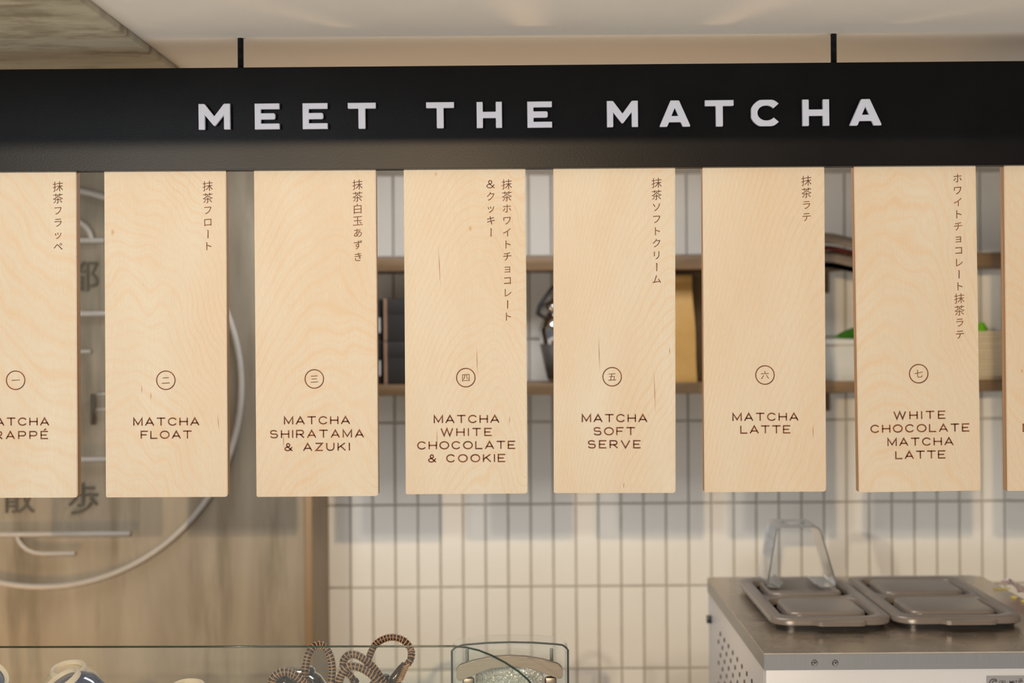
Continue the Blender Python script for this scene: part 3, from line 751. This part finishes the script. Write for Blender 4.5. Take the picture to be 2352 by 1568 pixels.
# lids
def lid(x0, x1, y0, y1, label):
    e = empty('freezer_lid', ((x0 + x1) / 2, (y0 + y1) / 2, HZ), label, 'lid', None)
    w, d = (x1 - x0) / 2, (y1 - y0) / 2
    def loop(m, z, r, yo=0, cx=0, cy=0, hw=None, hd=None):
        hw = hw or w; hd = hd or d
        return [(cx + x, cy + y, z) for x, y in rrect(-hw + m, hw - m, -hd + m, hd - m, r, 7)]
    # gasket
    bm = bmesh.new(); add_loft(bm, [loop(.010, 0, .028), loop(.010, .008, .028)]); link('gasket', bm_mesh(bm, 'g', 40), M_blk, e)
    T = .0195
    bm = bmesh.new()
    outer = [loop(.002, .008, .034), loop(0, .0095, .036), loop(0, T - .002, .036), loop(.002, T, .034)]
    R = [[bm.verts.new(p) for p in L] for L in outer]; n = len(R[0])
    for A, B in zip(R, R[1:]):
        for i in range(n): bm.faces.new((A[i], A[(i + 1) % n], B[(i + 1) % n], B[i]))
    bm.faces.new(R[0][::-1])
    # top face with two wells, triangulated between loops
    hd = d / 2 - .016
    edges = [bm.edges.get((R[-1][i], R[-1][(i + 1) % n])) for i in range(n)]
    wells = []
    for cy in (-(hd + .006), hd + .006):
        lp = [bm.verts.new(p) for p in loop(0, T, .028, cx=0, cy=cy, hw=w - .020, hd=hd)]
        edges += [bm.edges.new((lp[i], lp[(i + 1) % n])) for i in range(n)]; wells.append((lp, cy))
    bmesh.ops.triangle_fill(bm, edges=edges, use_beauty=True)
    for f in [f for f in bm.faces if len(f.verts) == 3]:       # remove fill inside the wells
        c = f.calc_center_median()
        for lp, cy in wells:
            if all(v in lp for v in f.verts): bm.faces.remove(f); break
    for lp, cy in wells:
        prev = lp
        for m, z, r in ((.0010, T - .0010, .027), (.0022, T - .0150, .026), (.0135, T - .0150, .022), (.0150, T - .0015, .021), (.0165, T + .0012, .020), (.0210, T + .0022, .018)):
            nl = [bm.verts.new(p) for p in loop(m, z, max(r, .006), cx=0, cy=cy, hw=w - .020, hd=hd)]
            for i in range(n): bm.faces.new((prev[i], prev[(i + 1) % n], nl[(i + 1) % n], nl[i]))
            prev = nl
        bm.faces.new(prev)
    link('lid_plate', bm_mesh(bm, 'lid', 50), M_lid, e)
    bm = bmesh.new(); add_prism(bm, [(-w * .32, 0.004), (-w * .36, -.002), (-w * .28, -.012), (-w * .22, -.0145), (w * .40, -.0145), (w * .47, -.012), (w * .48, 0.004)], T - .0075, T - .0006, lambda x, y, z: (x, -d + y - .003, z - .001))
    link('lid_grip', bm_mesh(bm), M_lid, e)
    return e
LZ = HZ + .0195
def lp_(px, py): return atz(px, py, LZ)
a_ = lp_(1700, 1330); b_ = lp_(1772, 1424); c_ = lp_(2040, 1418); d_ = lp_(1950, 1328)
xl = (a_.x + b_.x) / 2; xr = (c_.x + d_.x) / 2
yf = lp_(1900, 1421.5).y; yk = lp_(1830, 1325).y
print('LID', xl, xr, yf, yk, 'CAB', X0, Y0, Y1, atz(2245, 1320, HZ))
lid(xl, xr - .001, yf, yk, 'grey plastic freezer lid under the clear acrylic stand, left of the two')
c2 = lp_(2332, 1412); d2 = lp_(2213, 1322)
lid(xr + .004, (c2.x + d2.x) / 2, yf + .004, yk + .004, 'grey plastic freezer lid with nothing standing on it, right of the two')

# clear acrylic stand: a bent ribbon
sy = 2.63
f1 = at(1752, 1340, sy); f2 = at(1908, 1340, sy); t1 = at(1772, 1200, sy); t2 = at(1872, 1200, sy)
base = LZ + .0036
e = empty('acrylic_stand', ((f1.x + f2.x) / 2, sy, base), 'clear acrylic stand shaped like an arch on the left freezer lid', 'stand')
O = e.location
zt = t1.z - base
prof = [(f1.x + .032 - O.x, .010), (f1.x + .024 - O.x, .002), (f1.x + .008 - O.x, .0015), (f1.x + .001 - O.x, .004), (f1.x - O.x, .012), (t1.x - O.x - .001, zt - .008), (t1.x - O.x + .003, zt - .002), (t1.x - O.x + .008, zt),
        (t2.x - O.x - .008, zt), (t2.x - O.x - .002, zt - .003), (t2.x - O.x + .002, zt - .009), (f2.x - O.x, .014), (f2.x - O.x - .001, .005), (f2.x - O.x - .008, .0015), (f2.x - .030 - O.x, .002), (f2.x - .038 - O.x, .008)]
bm = bmesh.new(); th = .0028
Pv = [Vector(p) for p in prof]; inn = []
for i, p in enumerate(Pv):
    tg = (Pv[min(i + 1, len(Pv) - 1)] - Pv[max(i - 1, 0)]).normalized(); inn.append(p + Vector((tg.y, -tg.x)) * th)
for k in range(len(Pv) - 1):
    pass
ya, yb2 = -.045, .045
g = [[bm.verts.new((p.x, y, p.y)) for p in L] for L in (Pv, inn) for y in (ya, yb2)]
n = len(Pv)
for i in range(n - 1):
    bm.faces.new((g[0][i], g[0][i + 1], g[1][i + 1], g[1][i])); bm.faces.new((g[2][i], g[3][i], g[3][i + 1], g[2][i + 1]))
    bm.faces.new((g[0][i], g[2][i], g[2][i + 1], g[0][i + 1])); bm.faces.new((g[1][i], g[1][i + 1], g[3][i + 1], g[3][i]))
bm.faces.new((g[0][0], g[1][0], g[3][0], g[2][0])); bm.faces.new((g[0][-1], g[2][-1], g[3][-1], g[1][-1]))
bmesh.ops.bevel(bm, geom=[ed for ed in bm.edges if abs(ed.verts[0].co.y - ed.verts[1].co.y) < 1e-6 and ed.calc_length() > .005], offset=.0006, segments=1, affect='EDGES')
M_acr = glass_mat('stand_acrylic', (0.96, 0.97, 0.97), 2.0, 0.06, 0.13)
link('bent_strip', bm_mesh(bm, 's', 35), M_acr, e)
bm = bmesh.new()
rp = arc(0, 0, .021, .014, 0, 360, 24)[:-1]; ri = arc(0, 0, .014, .009, 0, 360, 24)[:-1]
cx_ = (t1.x + t2.x) / 2 - O.x
A = [bm.verts.new((cx_ + x, y, zt + .0004)) for x, y in rp]; B = [bm.verts.new((cx_ + x, y, zt + .0028)) for x, y in rp]; C_ = [bm.verts.new((cx_ + x, y, zt + .0028)) for x, y in ri]; D_ = [bm.verts.new((cx_ + x, y, zt + .0004)) for x, y in ri]
for i in range(24):
    j = (i + 1) % 24
    for P, Q in ((A, B), (B, C_), (C_, D_), (D_, A)): bm.faces.new((P[i], P[j], Q[j], Q[i]))
link('ring_collar', bm_mesh(bm, 's', 35), M_acr, e)

# tape and bits on the steel top
M_tape = noisy('yellow_tape', (0.55, 0.48, 0.10), (0.68, 0.60, 0.2), 40, 0.4)
a_ = atz(2283, 1353, HZ); b_ = atz(2322, 1353, HZ)
tag(box('tape_piece', a_.x, b_.x, a_.y - .006, a_.y + .008, HZ + .0004, HZ + .0012, M_tape), 'short strip of yellow tape on the steel top near the right edge of the photo', 'tape')
for px, py, r, lab in ((2330, 1373, .0055, 'small yellow elastic ring on the steel top right of the lids'), (2353, 1382, .005, 'small yellow elastic ring on the steel top at the right edge of the photo')):
    p = atz(px, py, HZ); bm = bmesh.new()
    add_tube(bm, [(r * math.cos(2 * PI * k / 20), r * math.sin(2 * PI * k / 20), .0016) for k in range(20)], .0014, 8, closed=True)
    tag(link('elastic_ring', bm_mesh(bm), M_tape, None, (p.x, p.y, HZ), smooth=True), lab, 'ring')
# glossy wrapper leaning at the far right behind the cabinet
a_ = at(2318, 1342, 2.6); b_ = at(2395, 1392, 2.6)
M_wrap = noisy('pink_white_wrap', (0.86, 0.62, 0.60), (0.88, 0.87, 0.92), 9, 0.15, (1, 1, 3))
e = empty('plastic_wrapper', ((a_.x + b_.x) / 2, 2.6, HZ), 'pink and white plastic wrapper hanging over the right rim of the steel top', 'wrapper')
bm = bmesh.new(); R = []
for k in range(11):
    s = k / 10; x = -.032 + .07 * s
    R.append([bm.verts.new((x, y, .0335 * (1 - s) ** 1.2 * (1 - abs(y) * 8) + .003 + .0025 * math.sin(k * 2.1 + y * 160))) for y in [-.05 + .01 * j for j in range(11)]])
for A, B in zip(R, R[1:]):
    for j in range(10): bm.faces.new((A[j], A[j + 1], B[j + 1], B[j]))
bmesh.ops.solidify(bm, geom=bm.faces[:], thickness=.0008)
link('film', bm_mesh(bm), M_wrap, e, smooth=True)

# ------------------------------------------------------------------ serving counter, glass guard
CT = EYE - .625
M_counter = noisy('counter_wood', (0.42, 0.33, 0.22), (0.50, 0.40, 0.28), 6, 0.5, (1, 8, 8))
e = empty('service_counter', (-.5, 1.9, 0), 'pale wooden service counter below the menu boards, under the frame', 'counter')
box('counter_top', -.95, .80, -.10, .285, CT - .03, CT, M_counter, e, .003)
box('counter_front', -.93, .78, -.08, -.06, 0, CT - .03, M_counter, e)
box('counter_side', .76, .78, -.06, .27, 0, CT - .03, M_counter, e)
box('counter_side', -.93, -.91, -.06, .27, 0, CT - .03, M_counter, e)

GY = 1.90
def gp(px, py): return at(px, py, GY)
e = empty('glass_guard', (-.5, GY, CT), 'clear glass guard panel with a rounded right corner in front of the teapots', 'glass panel')
O = e.location
prof = [(-260, 1486), (600, 1484.5), (1040, 1483.5), (1070, 1486), (1100, 1493), (1130, 1505), (1160, 1521), (1190, 1541), (1212, 1560), (1235, 1590), (1250, 1630), (1256, 1668)]
P = [gp(*p) - O for p in prof]
P = [Vector((p.x, 0, p.z)) for p in P]
poly = [(p.x, p.z) for p in P]; poly = poly[:-1] + [(P[-1].x, .002), (P[0].x, .002)]
bm = bmesh.new(); add_prism(bm, poly, -.003, .003, lambda x, z, y: (x, y, z)); link('glass_pane', bm_mesh(bm), M_glass, e)
bm = bmesh.new(); add_tube(bm, [(p.x, 0, p.z) for p in P], .00135, 8); link('polished_edge', bm_mesh(bm), M_glassedge, e, smooth=True)

# ------------------------------------------------------------------ cups upside down behind the glass
M_cream = noisy('cream_clay', (0.62, 0.50, 0.34), (0.56, 0.42, 0.26), 20, 0.5, bump=.1)
M_ring = noisy('bare_clay', (0.66, 0.56, 0.45), (0.60, 0.50, 0.39), 30, 0.7)
M_blue = noisy('navy_glaze', (0.016, 0.025, 0.075), (0.035, 0.055, 0.13), 18, 0.08, **{'Coat Weight': 0.6})
def cup(px, py, y, tilt, mat, label, R=.0265, top=.0, scale=1.0):
    c = at(px, py, y)
    e = empty('tea_cup', c, label, 'cup', None, tilt)
    k = scale; H = .085
    # local: foot at z=0 pointing up, the mouth of the upturned cup below
    bm = bmesh.new(); add_lathe(bm, [(0, -.006 * k), (R * .78 * k, -.0055 * k)], 40); prof = [(R * .98 * k, -.008 * k), (R * 1.15 * k, -.011 * k), (R * 1.55 * k, -.022 * k), (R * 1.78 * k, -.045 * k), (R * 1.85 * k, -.085 * k), (R * 1.80 * k, -.086 * k), (R * 1.72 * k, -.045 * k), (R * 1.5 * k, -.026 * k), (0, -.013 * k)]
    add_lathe(bm, prof, 44); link('cup_body', bm_mesh(bm), mat, e, smooth=True)
    bm = bmesh.new(); add_lathe(bm, [(R * .76 * k, -.007 * k), (R * .80 * k, -.001 * k), (R * .88 * k, .0004 * k), (R * .97 * k, -.0006 * k), (R * 1.01 * k, -.008 * k)], 44); link('foot_ring', bm_mesh(bm), M_ring, e, smooth=True)
    return e
cup(156, 1531, 2.125, (.22, -.05, 0), M_cream, 'cream clay tea cup upside down behind the navy cup')
cup(140, 1558, 2.01, (.28, -.45, 0), M_blue, 'navy glazed tea cup tilted upside down in front of the cream cup')
cup(-14, 1547, 2.06, (.3, .75, 0), M_blue, 'navy glazed tea cup cut by the left edge of the photo')
cup(432, 1570, 2.08, (.12, 0, 0), M_cream, 'cream clay tea cup peeking up between the navy cup and the teapots', R=.024)
# a low riser board carries the cups and pots
box_r = box('riser_board', -.80, -.10, 1.915, 2.18, CT, CT + .012, M_counter, None, .002); tag(box_r, 'pale riser board on the counter under cups and teapots', 'board')

# ------------------------------------------------------------------ teapots with rattan wrapped handles
M_rat = noisy('dark_rattan', (0.028, 0.014, 0.009), (0.06, 0.03, 0.02), 60, 0.4)
M_wrapr = noisy('tan_cane', (0.40, 0.22, 0.10), (0.52, 0.31, 0.16), 60, 0.35)
M_brown = noisy('brown_glaze', (0.045, 0.026, 0.018), (0.07, 0.04, 0.028), 12, 0.18)
M_potglass = glass_mat('pot_glass', (0.86, 0.90, 0.87), 2.2, 0.02)
def catmull(pts, n=10):
    P = [Vector(p) for p in pts]; P = [P[0] * 2 - P[1]] + P + [P[-1] * 2 - P[-2]]; out = []
    for i in range(1, len(P) - 2):
        for k in range(n):
            t_ = k / n
            out.append(.5 * ((2 * P[i]) + (-P[i - 1] + P[i + 1]) * t_ + (2 * P[i - 1] - 5 * P[i] + 4 * P[i + 1] - P[i + 2]) * t_ ** 2 + (-P[i - 1] + 3 * P[i] - 3 * P[i + 1] + P[i + 2]) * t_ ** 3))
    out.append(P[-2]); return out
def rattan(parent, pix, r=.0052, pitch=.0047, thin_end=True):
    """handle through pixels (px, py, depth): dark core and tan cane windings"""
    O = parent.location
    pts = catmull([at(*p) - O for p in pix], 12)
    bm = bmesh.new(); add_tube(bm, pts, r, 12); link('handle', bm_mesh(bm), M_rat, parent, smooth=True)
    # windings
    bm = bmesh.new(); L = 0; nxt = pitch * .5; k = 0; ax = Vector((0, -1, 0))
    for a, b in zip(pts, pts[1:]):
        seg = (b - a).length
        while nxt <= L + seg:
            u_ = (nxt - L) / seg; c = a.lerp(b, u_); tg = (b - a).normalized()
            tg = (tg + Vector((.0, .12, .10 * (1 if k % 2 else .6)))).normalized()
            n1 = tg.orthogonal().normalized(); n2 = tg.cross(n1)
            ring = [c + (n1 * math.cos(2 * PI * j / 12) + n2 * math.sin(2 * PI * j / 12)) * (r * 1.06) for j in range(12)]
            add_tube(bm, ring, .00085, 5, closed=True)
            nxt += pitch * random.uniform(.88, 1.12); k += 1
        L += seg
    w_ = link('cane_winding', bm_mesh(bm), M_wrapr, parent, smooth=True)
def pot(px, y, r, glass, label, top_px, rise=0.012):
    zb = CT + rise; zt = at(px, top_px, y).z; h = zt - zb; c = at(px, top_px, y)
    e = empty('teapot', (c.x, y, zb), label, 'teapot', 'rattan handled teapots')
    bm = bmesh.new()
    add_lathe(bm, [(0, 0), (r * .62, 0), (r * .86, h * .12), (r, h * .42), (r * .93, h * .70), (r * .66, h * .88), (r * .50, h * .93)], 44)
    link('pot_body', bm_mesh(bm), M_potglass if glass else M_brown, e, smooth=True)
    bm = bmesh.new()
    if glass:
        add_lathe(bm, [(r * .46, h * .90), (r * .50, h * .93), (r * .49, h * .975), (r * .42, h), (0, h * 1.003)], 40)
        link('pot_lid', bm_mesh(bm), M_potglass, e, smooth=True)
        bm = bmesh.new(); add_lathe(bm, [(r * .40, h * .30), (r * .41, h * .86), (r * .50, h * .905), (r * .52, h * .90)], 32); link('steel_infuser', bm_mesh(bm), M_chrome, e, smooth=True)
    else:
        add_lathe(bm, [(r * .52, h * .92), (r * .50, h * .955), (r * .30, h * .985), (r * .12, h * .99), (r * .10, h * 1.02), (r * .16, h * 1.06), (r * .10, h * 1.10), (0, h * 1.105)], 32)
        link('pot_lid', bm_mesh(bm), M_brown, e, smooth=True)
    bm = bmesh.new(); add_tube(bm, [(r * .75, -.02, h * .55), (r * 1.05, -.03, h * .65), (r * 1.22, -.035, h * .88)], [.010, .007, .0052], 12); link('spout', bm_mesh(bm), M_potglass if glass else M_brown, e, smooth=True)
    return e
e1 = pot(685, 2.07, .050, True, 'glass teapot with two rattan handles, left end of the teapots', 1533)
rattan(e1, [(700, 1585, 2.04), (700, 1550, 2.04), (706, 1510, 2.045), (717, 1488, 2.05), (733, 1480, 2.055), (748, 1488, 2.055), (760, 1512, 2.05), (763, 1545, 2.045), (757, 1585, 2.04)])
rattan(e1, [(622, 1590, 2.00), (626, 1560, 2.0), (642, 1545, 2.0), (662, 1543, 2.0), (682, 1552, 2.0), (700, 1572, 2.0), (710, 1595, 2.0)])
e2 = pot(885, 2.125, .046, False, 'brown glazed teapot whose round rattan handle stands highest', 1560)
rattan(e2, [(842, 1535, 2.10), (848, 1508, 2.10), (862, 1480, 2.10), (884, 1466, 2.10), (905, 1463, 2.10), (928, 1471, 2.10), (944, 1492, 2.10), (943, 1514, 2.09), (934, 1526, 2.09)], r=.0048)
# brown lug and cane whipping at the lower end of that handle
O = e2.location
bm = bmesh.new(); add_tube(bm, [at(931, 1524, 2.088) - O, at(922, 1538, 2.085) - O, at(908, 1558, 2.08) - O, at(896, 1582, 2.08) - O], [.0055, .0075, .0085, .008], 14, flat=.8); link('handle_lug', bm_mesh(bm), M_brown, e2, smooth=True)
bm = bmesh.new()
for k in range(8):
    c = (at(933, 1527, 2.083) - O).lerp(at(918, 1562, 2.078) - O, k / 7)
    add_tube(bm, [c + Vector((.0052 * math.cos(a) * .9, .0052 * math.sin(a), .0052 * math.cos(a) * .35)) for a in [2 * PI * j / 12 for j in range(12)]], .0013, 6, closed=True)
link('cane_whipping', bm_mesh(bm), M_wrapr, e2, smooth=True)
e3 = pot(815, 1.972, .040, False, 'brown glazed teapot with two crossed rattan handles, between its neighbours', 1575)
rattan(e3, [(788, 1532, 1.985), (790, 1515, 1.985), (802, 1503, 1.985), (820, 1504, 1.985), (842, 1518, 1.985), (862, 1538, 1.985), (876, 1560, 1.985), (884, 1590, 1.985)])
rattan(e3, [(777, 1590, 1.955), (780, 1560, 1.955), (792, 1537, 1.955), (808, 1529, 1.955), (832, 1535, 1.955), (858, 1553, 1.955), (872, 1575, 1.955), (880, 1600, 1.955)])
rattan(e3, [(790, 1540, 1.975), (806, 1552, 1.975), (816, 1575, 1.975), (820, 1600, 1.975)], r=.0045)

# ------------------------------------------------------------------ clear bin with metal bow handle
BY = 2.06
bx0 = at(1038, 1550, BY).x; bx1 = at(1305, 1550, BY).x; bz = at(1175, 1474, BY).z
e = empty('clear_bin', ((bx0 + bx1) / 2, BY, CT), 'clear plastic bin with a brushed metal bow handle, right of the teapots', 'bin')
O = e.location; hw = (bx1 - bx0) / 2; hb = bz - CT
def dome(x, top): return top - .0055 * (x / hw) ** 2
pol = [(-hw - .0, 0.001), (hw, 0.001)] + [(hw, hb - .012), (hw - .003, hb - .0085), (hw - .008, hb - .0048)] + [(x, dome(x, hb)) for x in [hw * .8, hw * .4, 0, -hw * .4, -hw * .8]] + [(-hw + .006, hb - .007), (-hw, hb - .012)]
M_bin = glass_mat('bin_plastic', (0.97, 0.98, 0.978), 1.0, 0.02, 0.05)
bm = bmesh.new(); add_prism(bm, pol, 0, .003, lambda x, z, y: (x, y, z)); link('front_pane', bm_mesh(bm), M_bin, e)
bm = bmesh.new(); add_prism(bm, pol, .047, .050, lambda x, z, y: (x, y, z)); link('back_pane', bm_mesh(bm), M_bin, e)
box('side_pane', -hw, -hw + .003, .003, .047, .001, hb - .013, M_bin, e); box('side_pane', hw - .003, hw, .003, .047, .001, hb - .013, M_bin, e)
M_seal = noisy('dark_seal', (.035, .05, .055), (.05, .065, .07), 20, .3)
bm = bmesh.new(); add_tube(bm, [(x, 0, z) for x, z in pol[1:] + pol[:1]], .0014, 8); link('rim_edge', bm_mesh(bm), M_seal, e, smooth=True)
M_nick = noisy('brushed_nickel', (0.25, 0.21, 0.165), (0.31, 0.265, 0.21), 8, 0.42, (3, 1, 200), metal=1.0)
# bow handle: rectangular section swept on an arc
u = BY / F; HYc = -.022
cxh = at(1170, 1500, BY).x - O.x
def hz(py): return at(1170, py, BY).z - CT
top = [(-121, 1527), (-112, 1516), (-80, 1506), (-40, 1498.5), (0, 1496), (40, 1498.5), (80, 1506), (112, 1516), (121, 1526)]
bot = [(-121, 1548), (-112, 1552), (-84, 1540), (-44, 1525), (0, 1519.5), (44, 1524), (84, 1538), (112, 1549), (121, 1546)]
bm = bmesh.new(); loops = []
for (xt, yt), (xb, yb3) in zip(top, bot):
    loops.append([(cxh + xt * u, HYc - .006, hz(yt)), (cxh + xt * u, HYc + .006, hz(yt)), (cxh + xb * u, HYc + .006, hz(yb3)), (cxh + xb * u, HYc - .006, hz(yb3))])
add_loft(bm, loops)
bmesh.ops.bevel(bm, geom=[ed for ed in bm.edges if ed.calc_length() > .02 or True], offset=.0012, segments=2, affect='EDGES')
hd_ = link('bow_handle', bm_mesh(bm, 'h', 45), M_nick, e)
for s in (-1, 1):
    x = cxh + s * 93 * u
    bm = bmesh.new(); add_box(bm, x - .0085, x + .0085, HYc - .004, HYc + .004, hz(1566), hz(1546), .003); add_box(bm, x - .006, x + .006, HYc, .0, hz(1564), hz(1552), .002)
    link('handle_foot', bm_mesh(bm, 'h', 45), M_nick, e)
    x2 = cxh + s * 97 * u
    box('slot_post', x2 - .0024, x2 + .0024, .0035, .008, .001, hz(1491), M_seal, e, .0012)
# crumpled clear bags of white sweets inside
M_bagc = noisy('crumpled_film', (0.50, 0.48, 0.40), (0.92, 0.92, 0.84), 90, 0.10, bump=1.0, bscale=150, bdist=.008, metal=0.55)
bm = bmesh.new(); bmesh.ops.create_icosphere(bm, subdivisions=5, radius=1.0)
from mathutils import noise as mnoise
for v in bm.verts:
    c = v.co.copy(); n_ = mnoise.fractal(c * 5.5, 1.0, 2.0, 4) * .16
    c = Vector((math.copysign(abs(c.x) ** .35, c.x), math.copysign(abs(c.y) ** .7, c.y), math.copysign(abs(c.z) ** .4, c.z)))
    v.co = Vector((c.x * 80 * u, .0285 + c.y * .012, hz(1521) / 2 + c.z * hz(1521) / 2 * .96)) + Vector((0, 0, n_ * .03 if c.z > 0 else 0)) + Vector((n_ * .01, n_ * .016, 0))
eb = empty('sweets_bag', (O.x + cxh, BY, CT), 'crumpled clear bag of pale sweets inside the clear bin', 'bag')
link('film_bag', bm_mesh(bm), M_bagc, eb, smooth=True)
